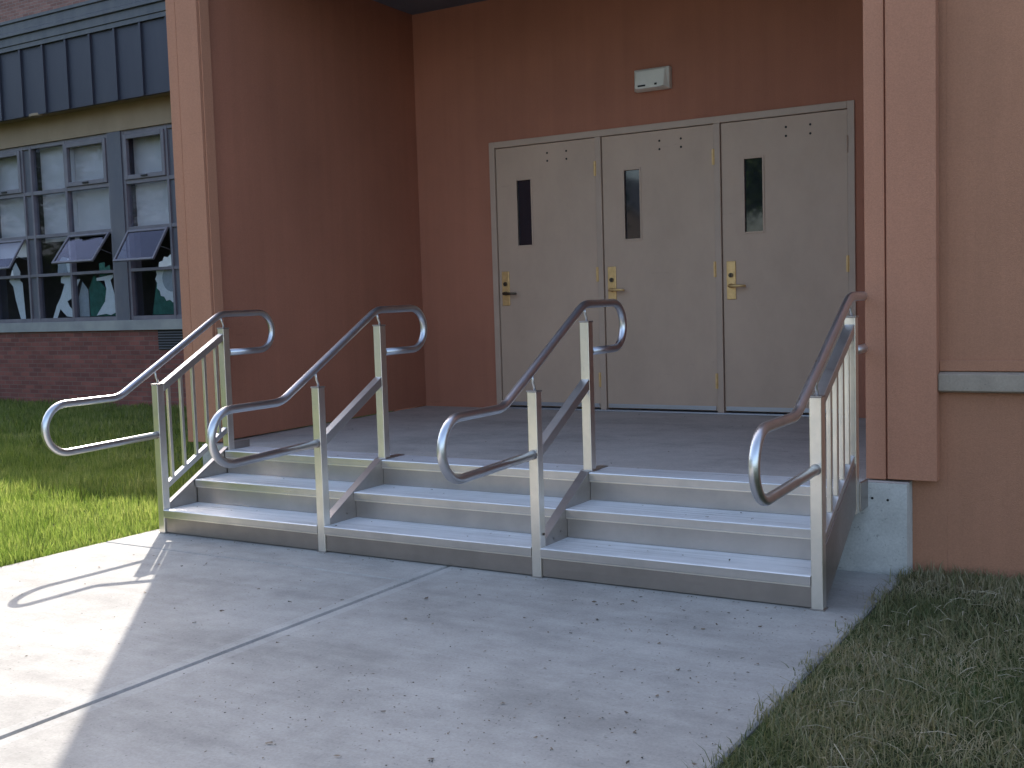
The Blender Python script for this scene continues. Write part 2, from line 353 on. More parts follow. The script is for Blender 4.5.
# door frame
b = MB()
b.box(FX0, DX, YD-.015, YD+.12, DZ0-.003, FZ1); b.box(FX1-.05, FX1, YD-.015, YD+.12, DZ0-.003, FZ1)
b.box(DX, FX1-.05, YD-.0152, YD+.12, DZ1, FZ1-.0005)
for i in (1, 2):
    x = DX + i*DW + (i-1)*MU; b.box(x, x+MU, YD-.0148, YD+.12, DZ0-.003, DZ1-.0005)
at(eb, b.build('door_frame', doorframe_mat, bevel=.003))
b = MB(); b.box(FX0+.01, FX1-.01, YD+.075, YD+.15, DZ0-.004, FZ1-.01); at(eb, b.build('dark_backing', dark))  # dark sheet across the opening, stands in for shade behind the doors
b = MB(); b.box(FX0, FX1, YD-.04, YD+.07, H+.0005, H+.012); at(eb, b.build('threshold', sweep, bevel=.002))
GX = [(.198,.328), (.19,.317), (.178,.312)]
for i in range(3):
    x = DX + i*(DW+MU); g_ = .005
    a0, a1 = x+g_, x+DW-g_; z0, z1 = DZ0+.018, DZ1-g_
    gx0, gx1 = x+GX[i][0], x+GX[i][1]; gz0, gz1 = 1.762, 2.285
    b = MB(); Y0, Y1 = YD+.004, YD+.048
    b.box(a0, gx0, Y0, Y1, z0, z1); b.box(gx1, a1, Y0, Y1, z0, z1); b.box(gx0, gx1, Y0, Y1, z0, gz0); b.box(gx0, gx1, Y0, Y1, gz1, z1)
    d = at(eb, b.build('door', door_mat))
    dd = []
    b = MB(); b.box(gx0-.014, gx0, Y0-.006, Y0+.012, gz0-.014, gz1+.014); b.box(gx1, gx1+.014, Y0-.006, Y0+.012, gz0-.014, gz1+.014)
    b.box(gx0, gx1, Y0-.006, Y0+.012, gz0-.014, gz0); b.box(gx0, gx1, Y0-.006, Y0+.012, gz1, gz1+.014); dd.append(b.build('glazing_bead', door_mat, bevel=.002))
    b = MB(); b.box(gx0, gx1, Y0+.014, Y0+.020, gz0, gz1); dd.append(b.build('glass', dglass))
    px = x+.068
    b = MB(); b.box(px-.035, px+.035, Y0-.010, Y0, 1.275, 1.555); dd.append(b.build('lock_plate', brass, bevel=.004))
    b = MB(); b.tube([(px, Y0-.009, 1.452), (px, Y0-.022, 1.452)], .017, 20, mi=0); b.box(px-.003, px+.003, Y0-.0235, Y0-.0215, 1.44, 1.464, 1)
    dd.append(b.build('lock_cylinder', [bronze, dark]))
    b = MB(); b.tube([(px, Y0-.009, 1.375), (px, Y0-.045, 1.375), (px+.012, Y0-.058, 1.375), (px+.07, Y0-.060, 1.373), (px+.125, Y0-.055, 1.371)], [.017,.013,.012,.010,.009], 14)
    dd.append(b.build('lever_handle', bronze if i == 0 else brass, smooth=True))
    for hz in (2.32, 1.50, .672):
        b = MB(); hx = x+DW-.001
        b.tube([(hx, YD-.017, hz-.057), (hx, YD-.017, hz+.057)], .0075, 12); b.box(hx-.012, hx+.010, YD-.0165, YD-.010, hz-.055, hz+.055)
        dd.append(b.build('hinge', brass if (i, hz) != (2, 2.32) else doorframe_mat))
    for hx in (.488, .662):
        for hz in (2.482, 2.42):
            b = MB(); b.tube([(x+hx, Y0-.0015, hz), (x+hx, Y0+.01, hz)], .0085, 12); dd.append(b.build('screw_hole', dark))
    b = MB(); b.box(a0+.01, a1-.01, Y0-.010, Y0-.0005, z0+.004, z0+.034); dd.append(b.build('door_sweep', sweep, bevel=.001))
    for q in dd:
        q.parent = d; q.matrix_parent_inverse = Matrix.Identity(4)

# ------------------------------------------------------------------ metal stairs
RI, TR = .143, .257
PX = [0, 1.2415, 2.5767, 3.9165]; PW = .05; YB = .547; SL = RI/TR
st = empty('metal_stairs', (1.98, 0, 0))
tag(st, 'three step aluminium stairs with four looped pipe handrails', 'stairs')
for bay in range(3):
    x0, x1 = PX[bay]+PW+.001, PX[bay+1]-.001
    for k in range(3):
        y0, z = k*TR, (k+1)*RI; y1 = y0+TR+.03 if k < 2 else .732
        xa, xb = x0, x1
        b = MB(); b.prism_x([(y0,z-.042),(y0-.004,z-.040),(y0-.004,z-.004),(y0,z),(y1,z),(y1,z-.028),(y0+.03,z-.028),(y0+.03,z-.042)], xa, xb)
        # nosing front is plain extrusion, the walking face is grooved and worn
        o = b.build('tread', [alu_tread, alu_nose]); me = o.data
        for p in me.polygons:
            if abs(p.normal.z) < .5: p.material_index = 1
        at(st, o)
        # riser plate with a folded lip
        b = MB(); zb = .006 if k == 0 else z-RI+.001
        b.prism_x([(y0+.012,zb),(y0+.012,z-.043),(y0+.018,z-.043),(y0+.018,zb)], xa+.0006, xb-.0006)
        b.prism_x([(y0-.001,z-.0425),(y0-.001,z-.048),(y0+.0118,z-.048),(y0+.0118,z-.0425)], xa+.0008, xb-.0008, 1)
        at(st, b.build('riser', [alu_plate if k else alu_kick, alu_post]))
# stringers
for i, x in enumerate(PX):
    b = MB()
    if i in (1, 2):
        b.prism_x([(.051,.012),(.051,.177),(.513,.434),(.7345,.434),(.7345,.36),(.60,.30)], x, x+PW)
    elif i == 0:
        b.prism_x([(.051,.012),(.051,.168),(.60,.168+.549*SL),(.735,.475),(.735,.33),(.60,.30)], x+.036, x+.046)
        b.prism_x([(.051,.168),(.051,.176),(.60,.176+.549*SL),(.60,.168+.549*SL)], x+.010, x+.046)
    else:
        b.prism_x([(.051,.02),(.051,.262),(.546,.262+.495*SL),(.60,.53),(.60,.36),(.51,.30)], x+.040, x+.048)
    at(st, b.build('stringer', alu_plate, bevel=.002))
# corner brackets that tie the back posts to the landing
b = MB(); b.box(3.9615, 3.972, .60, .733, .31, .44)
at(st, b.build('landing_bracket', alu_plate, bevel=.002))
def rail_path(x):
    P = []
    # lower leg, front loop, level part, slope, top loop, return
    P.append((x, .0, .588)); P.append((x, -.30, .577))
    y0, z0, z1 = -.615, .5665, .832; r = (z1-z0)/2; cz = (z0+z1)/2
    P += arc(y0, cz, r, -math.pi/2, -math.pi*1.5, 18, x)
    def fillet(a, c, b_, rad, n=6):
        A, C, B = Vector(a), Vector(c), Vector(b_); u = (A-C).normalized(); v = (B-C).normalized()
        p, q = C+u*rad, C+v*rad
        return [tuple((1-t)**2*p + 2*t*(1-t)*C + t*t*q) for t in [k/n for k in range(n+1)]]
    c1 = (x, -.262, .834); c2 = (x, .552, 1.287); e = (x, .885, 1.289)
    P += fillet(P[-1], c1, c2, .05); P += fillet(c1, c2, e, .05)
    z0, z1 = 1.045, 1.289; r = (z1-z0)/2; cz = (z0+z1)/2
    P += arc(.885, cz, r, math.pi/2, -math.pi/2, 18, x)
    P.append((x, YB+PW, 1.043))
    return P
for i, x in enumerate(PX):
    xc = x+PW/2
    b = MB(); b.tube(rail_path(xc), .0208, 22); rail = at(st, b.build('handrail', alu_pipe, smooth=True))
    kids = []
    # welded collars where the pipe meets the posts
    hp = [.885, .885, .885, .885][i]
    for (y, z0, z1) in ((0, .004, hp), (YB, (.305 if i in (0, 3) else H+.0065), 1.195)):
        b = MB(); b.box(x, x+PW, y, y+PW, z0, z1); kids.append(b.build('post', alu_post, bevel=.003))
        b = MB(); b.box(x-.003, x+PW+.003, y-.003, y+PW+.003, z1-.001, z1+.007); kids.append(b.build('post_cap', alu_plate, bevel=.002))
        zr = .834+(y+.012+.262)*.5565-.012 if y < .1 else 1.262
        b = MB(); b.tube([(xc+.003, y+.026, z1+.004), (xc+.001, y+.026, z1+.022), (xc-.001, y+.018, z1+.044), (xc, y+.010, zr)], .0065, 10)
        kids.append(b.build('rail_bracket', alu_pipe, smooth=True))
    b = MB(); b.tube([(xc,-.010,.5878),(xc,0.001,.588)], .0235, 20); kids.append(b.build('weld_collar', alu_plate))
    b = MB(); b.tube([(xc,YB+PW-.001,1.043),(xc,YB+PW+.009,1.043)], .0235, 20); kids.append(b.build('weld_collar', alu_plate))
    b = MB(); b.box(x-.006, x+PW+.006, -.006, PW+.004, 0, .0045); kids.append(b.build('post_foot', alu_plate))
    if i in (1, 2):
        b = MB(); y0, y1 = PW+.0005, YB-.0005; za = .60
        b.prism_x([(y0,za-.025),(y1,za-.025+(y1-y0)*SL),(y1,za+.029+(y1-y0)*SL),(y0,za+.029)], x+.001, x+PW-.001)
        kids.append(b.build('middle_rail', alu_beam, bevel=.003))
        b = MB(); b.box(x-.012, x+PW+.012, YB-.012, YB+PW+.03, H+.0045, H+.0105); kids.append(b.build('base_plate', alu_plate, bevel=.002))
        b = MB()
        for q in (.02, .07, .1): b.tube([(x-.0015, .012, q), (x+.001, .012, q)], .004, 8)
    else:
        y0, y1 = PW+.0005, YB-.0005
        b = MB(); za = .873; b.prism_x([(y0,za-.030),(y1,za-.030+(y1-y0)*SL),(y1,za+.016+(y1-y0)*SL),(y0,za+.016)], x+.002, x+PW-.002)
        kids.append(b.build('top_rail', alu_beam, bevel=.003))
        zb = .280; b = MB(); b.prism_x([(y0,zb-.018),(y1,zb-.018+(y1-y0)*SL),(y1,zb+.018+(y1-y0)*SL),(y0,zb+.018)], x+.006, x+PW-.006)
        kids.append(b.build('bottom_rail', alu_beam, bevel=.003))
        for k in range(5 if i == 0 else 5):
            y = .102 + k*.0985
            zb_, zt_ = zb+.014+(y-y0)*SL, za-.026+(y-y0)*SL
            b = MB(); b.box(xc-.010, xc+.010, y-.010, y+.010, zb_, zt_); kids.append(b.build('picket', alu_post, bevel=.002))
    for q in kids:
        q.parent = rail; q.matrix_parent_inverse = Matrix.Identity(4)
# bolt heads on the feet, the stringers and the side brackets
def bolts(pts, axis):
    for (x, y, z) in pts:
        b = MB(); a = Vector(axis)*.004; b.tube([Vector((x,y,z))-a, Vector((x,y,z))+a], .0065, 6)
        at(st, b.build('bolt_head', bronze))
bolts([(2.5767+PW+.002, .03, .205), (2.5767+PW+.002,.03,.10), (1.2415+PW+.002,.03,.10), (1.2415+.025+.021,.19,.178),(2.5767+.025+.021,.13,.165),(2.5767+.025+.021,.20,.186)], (1,0,0))

# ------------------------------------------------------------------ brick school wing
YW = 6.2
YFA = 5.88
sw = empty('brick_school_wing', (-8, YW, 0))
tag(sw, 'low brick school wing with grey framed windows and a dark blue metal fascia', 'building')
WX0, WX1 = -19.5, -.9
b = MB(); b.box(WX0, WX1, YW, YW+.25, -.1, 1.062); at(sw, b.build('brick_wall', brick_mat))
b = MB(); b.box(WX0, WX1, YW-.05, YW+.249, 1.063, 1.205); at(sw, b.build('window_sill', sill_mat, bevel=.005))
b = MB(); b.box(WX0, WX1, YW-.02, YW+.24, 3.835, 4.215); at(sw, b.build('lintel_band', tan_mat))
b = MB(); b.box(WX0-.3, WX1, YFA+.061, YW-.021, 4.195, 4.215); at(sw, b.build('eave_soffit', tan_mat))

def zf(z): return 1.3182 + (z-1.3182)*((YFA+4.53)/(5.95+4.53))
f0, f1, f2, f3 = [zf(v) for v in (4.24, 5.14, 5.32, 5.55)]
b = MB(); b.box(WX0-.3, WX1, YFA, YFA+.06, 4.17, f1); at(sw, b.build('fascia', fascia_mat))
k = 0; x = WX1-.2
while x > WX0-.2:
    b = MB(); b.box(x-.018, x+.018, YFA-.032, YFA-.0005, 4.172, f1-.001); at(sw, b.build('standing_seam', fascia_mat)); x -= .505
b = MB(); b.prism_x([(YFA,f1+.001),(YFA-.04,f1+.001),(YFA-.04,f1+.06),(YFA-.055,f1+.07),(YFA-.055,f2),(YFA-.09,f2+.01),(YFA-.09,f2+.05),(YFA-.075,f2+.07),(YFA-.075,f3-.05),(YFA-.10,f3-.04),(YFA-.10,f3),(YFA+.4,f3),(YFA+.4,f1+.001)], WX0-.32, WX1)
at(sw, b.build('roof_cap', cap_mat))
b = MB(); b.box(WX0-.3, WX1, YFA+.41, 14, f3-.16, f3-.02); at(sw, b.build('roof', roof_mat))
# classroom behind the glass
b = MB(); b.box(WX0, WX1-.1, 10.2, 10.3, 0, 5); b.box(WX0, WX1-.1, YW+.26, 10.19, .2, .3); b.box(WX0, WX1-.1, YW+.26, 10.19, 4.3, 4.35)
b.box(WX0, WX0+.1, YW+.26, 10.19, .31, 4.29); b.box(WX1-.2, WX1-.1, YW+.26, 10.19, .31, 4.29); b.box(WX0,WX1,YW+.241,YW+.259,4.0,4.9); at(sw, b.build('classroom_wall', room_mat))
b = MB(); b.box(-10.94, -10.66, YW-.01, YW+.24, 1.206, 3.834); at(sw, b.build('window_pier', pier_mat))
for px in (-7.82, -4.71, -14.05, -17.2):
    b = MB(); b.box(px, px+.27, YW-.012, YW+.24, 1.206, 3.834); at(sw, b.build('window_pier', pier_mat))
b = MB(); b.box(-7.0, -6.5, YW-.012, YW-.001, .785, 1.06); at(sw, b.build('crawl_vent', dark))
b = MB()
for q in range(7): b.box(-6.99, -6.51, YW-.02, YW-.0125, .80+q*.037, .812+q*.037)
at(sw, b.build('vent_louvre', pier_mat))
def ring(b, x0, x1, y0, y1, z0, z1, t, mi=0):
    b.box(x0, x0+t, y0, y1, z0, z1, mi); b.box(x1-t, x1, y0, y1, z0, z1, mi)
    b.box(x0+t, x1-t, y0, y1, z0, z0+t, mi); b.box(x0+t, x1-t, y0, y1, z1-t, z1, mi)
def unit(X, W=2.83, op=(1, 1)):
    b = MB(); y0, y1 = YW+.01, YW+.10
    zr = [(3.775,3.834),(3.095,3.150),(2.455,2.505),(1.882,1.925),(1.206,1.262)]
    vb = [(0,.045),(.865,.905),(1.06,1.10),(1.84,1.885),(W-.045,W)]
    for a, c_ in vb: b.box(X+a, X+c_, y0, y1, 1.206, 3.834)
    for a, c_ in zr:
        for (p, q) in zip(vb[:-1], vb[1:]): b.box(X+p[1], X+q[0], y0+.004, y1-.004, a, c_)
    w_ = b.build('window', wframe, None, bevel=.003); at(sw, w_); kids = []
    cols = [(X+.045, X+.865), (X+1.10, X+1.84), (X+1.885, X+W-.045)]
    rows = [(3.150,3.775), (2.505,3.095), (1.925,2.455), (1.262,1.882)]
    b = MB(); b.box(X+.905, X+1.06, y0+.03, y1+.02, 1.207, 3.833); kids.append(b.build('mullion', pier_mat))
    for ci, (a, c_) in enumerate(cols):
        for ri, (z0, z1) in enumerate(rows):
            if ri == 2 and ci != 1:
                hz = z1-.004; ang = R(38 if ci == 2 else 33); L = z1-z0-.01
                b = MB(); ring(b, a+.004, c_-.004, -.016, .012, -L, 0, .034)
                o = b.build('open_sash', wframe, bevel=.004); o.location = (0, YW-.005, hz); o.rotation_euler.x = -ang; kids.append(o)
                b = MB(); b.box(a+.04, c_-.04, -.004, 0, -L+.036, -.036); p = b.build('pane', glass); p.location = (0, YW-.005, hz); p.rotation_euler.x = -ang; kids.append(p)
                # stay arms
                for sx in (a+.008, c_-.012):
                    b = MB(); b.tube([(sx, YW+.02, hz-.30), (sx, YW-.005-math.sin(ang)*.30, hz-math.cos(ang)*.30)], .005, 6); kids.append(b.build('stay_arm', pier_mat))
                continue
            if ri == 0 and ci != 1:
                b = MB(); ring(b, a+.003, c_-.003, y0-.022, y0+.03, z0+.003, z1-.003, .062); kids.append(b.build('sash', wframe, bevel=.006))
                b = MB(); b.box((a+c_)/2-.06, (a+c_)/2+.06, y0-.04, y0-.0225, z0+.025, z0+.045); kids.append(b.build('sash_latch', dark))
            b = MB(); b.box(a, c_, y0+.050, y0+.054, z0, z1); kids.append(b.build('pane', glass))
    b = MB()
    for a, c_ in cols:
        b.box(a-.02, c_+.02, YW+.19, YW+.195, 2.40 if a > X+1 and a < X+1.3 else 2.46, 3.80)
    kids.append(b.build('roller_blind', blind_mat))
    if X < -10:
        b = MB(); b.box(cols[0][0]-.02, cols[0][1]+.02, YW+.12, YW+.124, 2.20, 2.455); kids.append(b.build('blind_hem', blind_mat))
    for q in kids: q.parent = w_; q.matrix_parent_inverse = Matrix.Identity(4)
for X in (-16.92, -13.77, -10.66, -7.55, -4.44): unit(X, 2.83 if X != -13.77 else 2.82)
# small lamp under the eave
b = MB(); b.prism_z([(.15*math.cos(a*math.pi/12)*1.0, .07*math.sin(a*math.pi/12)) for a in range(24)], 4.155, 4.1945)
o = b.build('eave_lamp', tan_mat, bevel=.008); o.location = (-8.98, 5.93, 0)
tag(o, 'small flat pale lamp under the tan eave of the brick wing', 'lamp')

# paper cut-outs standing inside the lowest panes
def cut(pts, ox, oz, s, mat, y, mirror=False):
    b = MB(); P = [((-p[0] if mirror else p[0])*s+ox, p[1]*s+oz) for p in pts]
    b.prism_y(P, y, y+.003); return b.build('paper', mat)
def paper_thing(label, x, parts, name='paper_cutout', group='paper cut-outs in the lowest window panes'):
    r = empty(name, (x, YW+.088, 1.263)); tag(r, label, 'paper cut-out', group)
    for i, (nm, pts, mat, dy) in enumerate(parts):
        b = MB(); b.prism_y(pts, dy, dy+.003); b.build(nm, mat, r)
# standing figure with one arm up
paper_thing('white and grey paper dancer cut-out in the pane left of the green one', -8.97, [
    ('body', [(-.40,.0),(-.30,.0),(-.22,.13),(-.08,.02),(.12,.0),(.16,.05),(.0,.16),(-.05,.24),(.10,.30),(.20,.46),(.27,.56),(.14,.55),(.10,.62),(-.04,.63),(-.16,.60),(-.17,.52),(-.09,.50),(-.14,.40),(-.20,.30),(-.30,.18)], paper_w, 0),
    ('raised_arm', [(.02,.60),(.10,.60),(.08,.85),(.02,.88),(-.02,.80)], paper_w, -.004),
    ('head', [(-.24,.62),(-.05,.62),(.01,.72),(.0,.88),(-.12,.90),(-.22,.80)], paper_s, .004)])
paper_thing('white paper figure on a green backing in the pane beside the slate pier', -8.12, [
    ('body', [(-.26,.02),(-.16,.12),(-.06,.22),(-.02,.40),(-.05,.52),(-.22,.52),(-.22,.56),(.14,.60),(.14,.56),(.08,.52),(.13,.38),(.18,.22),(.17,.06),(.05,.02),(-.05,.04)], paper_w, 0),
    ('hat', [(-.14,.57),(.10,.61),(.08,.74),(-.02,.70),(-.02,.78),(-.14,.77)], paper_g, -.004),
    ('backing', [(-.42,.01),(.26,.01),(.26,.34),(-.02,.38),(-.30,.62),(-.42,.40)], paper_g, .02),
    ('panel', [(-.66,.01),(-.44,.01),(-.44,.40),(-.56,.52),(-.66,.30)], paper_s, .02)])
paper_thing('tall white paper boot shape in the pane at the far end of the window row', -10.12, [
    ('body', [(-.02,.0),(.10,.0),(.07,.55),(-.04,.62),(-.16,.76),(-.25,.58),(-.16,.50),(-.12,.30)], paper_w, 0),
    ('patch', [(-.12,.60),(.02,.58),(.04,.72),(-.06,.86),(-.14,.78)], paper_s, -.004)])
disc = [(.33*math.cos(a*math.pi/16), .33*math.sin(a*math.pi/16)) for a in range(32)]
paper_thing('round white paper plate on green paper in the pane beside the porch', -6.80, [
    ('plate', [(p[0]*(.9 if i % 2 else 1)+.02, p[1]*(.9 if i % 2 else 1)+.50) for i, p in enumerate(disc)], paper_w, 0),
    ('plate_centre', [(p[0]*.55+.02, p[1]*.55+.50) for p in disc], paper_s, -.004),
    ('backing', [(-.42,.01),(.30,.01),(.32,.58),(.10,.40),(-.10,.62),(-.30,.50)], paper_g, .02)])

# taller brick block set back behind the wing
tb = empty('rear_brick_block', (-14, 10.6, 0)); tag(tb, 'plain pale brick block rising behind the dark blue fascia', 'building')
b = MB(); b.box(-26, -1.2, 10.6, 16, -.1, 8.9); at(tb, b.build('brick_wall', brick_far))
b = MB(); b.box(-26.1, -1.1, 10.5, 16.1, 8.901, 9.05); at(tb, b.build('coping', cap_mat))

# ------------------------------------------------------------------ grass
def blades(name, mat, regions, seed, kink=.35):
    """regions: (x0,x1,y0,y1,count,hmin,hmax,width,keep(x,y)->mask)"""
    r = np.random.default_rng(seed); V = []
    for (x0,x1,y0,y1,n,h0,h1,wd,keep) in regions:
        x = r.uniform(x0,x1,n); y = r.uniform(y0,y1,n)
        if keep is not None:
            m = keep(x,y,r); x, y = x[m], y[m]
        n = len(x); h = r.uniform(h0,h1,n)*(1+.30*np.sin(x*2.3+np.sin(y*3.1)*1.7)*np.cos(y*1.9+x)+.15*np.sin(x*9+1)*np.sin(y*8))
        a = r.uniform(0,2*np.pi,n); lean = np.abs(r.normal(0,kink,n)); la = r.uniform(0,2*np.pi,n)
        w = wd*r.uniform(.6,1.3,n)
        dx, dy = np.cos(a)*w/2, np.sin(a)*w/2; lx, ly = np.cos(la)*lean*h, np.sin(la)*lean*h
        z = np.where(x > 3, -.004, -.045)
        hz = h/np.sqrt(1+lean**2*.8)
        P = np.stack([np.stack([x-dx,y-dy,z],1), np.stack([x+dx,y+dy,z],1),
                      np.stack([x+dx*.75+lx*.35,y+dy*.75+ly*.35,z+hz*.6],1), np.stack([x-dx*.75+lx*.35,y-dy*.75+ly*.35,z+hz*.6],1),
                      np.stack([x+lx,y+ly,z+hz],1)],1)
        V.append(P.reshape(-1,3))
    V = np.concatenate(V); n = len(V)//5
    base = np.arange(n)[:,None]*5
    loops = np.concatenate([base+np.array([0,1,2,3]), base+np.array([3,2,4])],1).reshape(-1)
    starts = (np.arange(n)[:,None]*7+np.array([0,4])).reshape(-1)
    tot = np.tile([4,3], n)
    me = bpy.data.meshes.new(name); me.vertices.add(len(V)); me.vertices.foreach_set('co', V.astype(np.float32).reshape(-1))
    me.loops.add(len(loops)); me.loops.foreach_set('vertex_index', loops.astype(np.int32))
    me.polygons.add(2*n); me.polygons.foreach_set('loop_start', starts.astype(np.int32)); me.polygons.foreach_set('loop_total', tot.astype(np.int32))
    me.materials.append(mat); me.update(calc_edges=True); me.validate()
    o = bpy.data.objects.new(name, me); col.objects.link(o); return o
def off_walls(x, y, r):
    return ~((x > -.62) & (y > .80)) & ~((x > -.36) & (y > .70)) & (y < 6.18)
o = blades('lawn_grass', blade_lush, [
    (-2.6,-.112,-1.6,2.0,30000,.07,.135,.0065,off_walls), (-5,-2.6,-1.6,2.4,26000,.07,.14,.008,off_walls),
    (-.30,-.10,-1.6,.7,2200,.05,.10,.006,off_walls),
    (-12,-.65,1.6,6.18,60000,.06,.12,.012,off_walls), (-12,-5,-2,1.6,22000,.07,.13,.012,off_walls),
    (-20,-12,-3,6.18,16000,.06,.12,.02,off_walls), (-6,-.15,-6,-1.6,16000,.06,.12,.010,off_walls)], 3)
tag(o, 'lush bright green lawn grass beside the path and the brick wing', 'grass', kind='stuff')
def right_keep(x, y, r):
    e = 4.14 + .015*np.sin(y*5.1+2) + .018*np.sin(y*13+1)
    return (x > e + r.normal(0,.03,len(x))) & (y < .842) & ~((x < 4.17) & (y > .72))
o = blades('verge_grass', blade_dry, [
    (4.0,6.2,-2.6,.85,52000,.018,.055,.0038,right_keep), (4.0,4.5,-2.6,.3,7000,.02,.06,.0036,right_keep), (4.1,6.0,-2.4,.8,3500,.05,.10,.0032,right_keep),
    (4.1,6.5,.55,.84,4500,.04,.10,.0045,right_keep), (4.1,7.5,-6,-2.6,9000,.03,.07,.006,right_keep), (6.2,12,-4,.84,16000,.04,.09,.009,right_keep)], 5, 1.15)
tag(o, 'thin dry grass with straw at the foot of the front wall beside the path', 'grass', kind='stuff')
# pale dead stalks lying in the verge
r = np.random.default_rng(9); b = MB()
for k in range(650):
    x, y = r.uniform(4.22,6.0), r.uniform(-2.4,.6); a = r.uniform(0,6.28); L = r.uniform(.03,.11); z = r.uniform(.0,.04); dz = r.normal(0,.012)
    c_ = r.uniform(-.006,.006)
    b.tube([(x-math.cos(a)*L/2,y-math.sin(a)*L/2,z-dz),(x+c_*math.sin(a),y-c_*math.cos(a),z+.008),(x+math.cos(a)*L/2,y+math.sin(a)*L/2,z+dz)], .0010, 3, False)
M = Mat('dry_straw', (.42,.36,.25), .8); gi = M.n('ShaderNodeNewGeometry'); M.color(M.ramp(gi.outputs['Random Per Island'], [(.1, (.22,.18,.11)), (.9, (.50,.43,.31))]))
o = b.build('straw_litter', M.m); tag(o, 'pale dead straw scattered through the dry verge grass', 'straw', kind='stuff')

# dry leaf crumbs on the path, landing and treads
r = np.random.default_rng(21); b = MB()
def crumb(x, y, z, s, a):
    n = r.integers(5, 8); ph = r.uniform(0, 6.28)
    pts = [(x + math.cos(a)*math.cos(t)*s*q - math.sin(a)*math.sin(t)*s*q*.45, y + math.sin(a)*math.cos(t)*s*q + math.cos(a)*math.sin(t)*s*q*.45, z + .001 + r.uniform(0,.006)*(s/.012))
           for t, q in [(ph + 6.283*i/n, r.uniform(.55,1.15)) for i in range(n)]]
    c0 = (x, y, z+.004)
    b.add([c0]+pts, [(0, i+1, (i+1) % n+1) for i in range(n)])
spots = [((x, y), s) for x, y, s in [(2.35,-.55,.018),(3.05,-.28,.014),(3.62,-.45,.016),(3.2,-.2,.012)]]
for (x, y), s in spots: crumb(x, y, .001, s, r.uniform(0, 6))
for k in range(460):
    # denser toward the viewer and towards the verge
    y = -.05 - abs(r.normal(0, 1.1))*1.2; x = r.uniform(.1, 4.1) if r.random() < .45 else 4.1-abs(r.normal(0, .95))
    if x < -.05 or y < -4.5: continue
    crumb(x, y, .001, abs(r.normal(.0, .0048))+.0018, r.uniform(0, 6))
for k in range(150): crumb(3.1+r.normal(0,.5), -1.75+r.normal(0,.22), .001, r.uniform(.0015,.007), r.uniform(0,6))
for k in range(60): crumb(r.uniform(0,4.0), -.012-abs(r.normal(0,.02)), .001, r.uniform(.003,.009), r.uniform(0,6))
for k in range(40): crumb(r.uniform(-.3,4.0), r.uniform(.8,3.2), H+.0005, r.uniform(.003,.009), r.uniform(0,6))
for k in range(34):
    q = r.integers(0,3); x = r.uniform(.1,3.85)
    if min(abs(x-PX[1]-.025), abs(x-PX[2]-.025)) < .06: continue
    crumb(x, q*TR+r.uniform(.03,.22), (q+1)*RI+.0005, r.uniform(.004,.011), r.uniform(0,6))
o = b.build('leaf_litter', leaf_mat); tag(o, 'tiny brown leaf crumbs scattered over the path and the stairs', 'leaf litter', kind='stuff')

# ------------------------------------------------------------------ trees across the road (seen mirrored in the glass and the metal)
def tree(x, y, h, cr, seed, label):
    r = np.random.default_rng(seed); t = empty('shade_tree', (x, y, -.05)); tag(t, label, 'tree', 'trees across the road')
    b = MB(); pts = [(0,0,0),(.05,.03,h*.2),(-.04,.05,h*.4),(.06,0,h*.62)]; b.tube(pts, [.26,.2,.17,.1], 10)
    for k in range(7):
        a = k*.9+r.uniform(0,.4); z = h*(.3+.045*k); L = cr*r.uniform(.55,.8)
        b.tube([(0,0,z),(math.cos(a)*L*.5,math.sin(a)*L*.5,z+L*.35),(math.cos(a)*L,math.sin(a)*L,z+L*.75)], [.09,.05,.02], 6)
    b.build('trunk', bark, t, smooth=True)
    n = 9000; cl = r.normal(0,1,(46,3)); cl /= np.linalg.norm(cl,axis=1)[:,None]; cl *= r.uniform(.45,1,(46,1))*[cr,cr,h*.33]; cl[:,2] += h*.65
    c = cl[r.integers(0,46,n)]+r.normal(0,1,(n,3))*cr*.15
    u = r.normal(0,1,(n,3)); u /= np.linalg.norm(u,axis=1)[:,None]; v = np.cross(u, r.normal(0,1,(n,3))); v /= np.linalg.norm(v,axis=1)[:,None]
    s = r.uniform(.08,.16,(n,1)); P = np.stack([c-u*s, c+v*s*.6, c+u*s, c-v*s*.6],1).reshape(-1,3)
    b = MB(); b.v = [tuple(p) for p in P]; b.f = [(4*i,4*i+1,4*i+2,4*i+3) for i in range(n)]; b.m = [0]*n
    me = bpy.data.meshes.new('crown'); me.from_pydata(b.v, [], b.f); me.materials.append(crown_mat)
    o = bpy.data.objects.new('crown', me); col.objects.link(o); o.parent = t
tree(-7.2, -27, 10, 3.0, 1, 'loose crowned tree across the road, nearest to the path line')
tree(-18.5, -27, 11, 4.6, 2, 'broad dense tree across the road beside the gabled house')
tree(-27, -19, 11, 5.0, 3, 'tall tree on the lawn far out beyond the left end of the school wing')
tree(-36, -17, 12, 5.6, 4, 'largest tree in the row beyond the school wing lawn')
tree(-37, -7, 11, 5.2, 5, 'tree in the row beyond the school wing lawn, nearest to the building line')
tree(-29, -29, 12, 5.4, 6, 'tree behind the row beyond the school wing lawn')
r = np.random.default_rng(77); n = 26000  # unseen leaf bank, added to keep the bright horizon out of the panes
t_ = r.uniform(0,1,n); cx = -33 - 9*np.sin(t_*2.6) + r.normal(0,.6,n); cy = 4 - 36*t_; cz = r.uniform(0,1,n)**.7*(4.3+.6*np.sin(t_*40)+.4*np.sin(t_*97))
c = np.stack([cx,cy,cz],1); u = r.normal(0,1,(n,3)); u /= np.linalg.norm(u,axis=1)[:,None]; v = np.cross(u, r.normal(0,1,(n,3))); v /= np.linalg.norm(v,axis=1)[:,None]
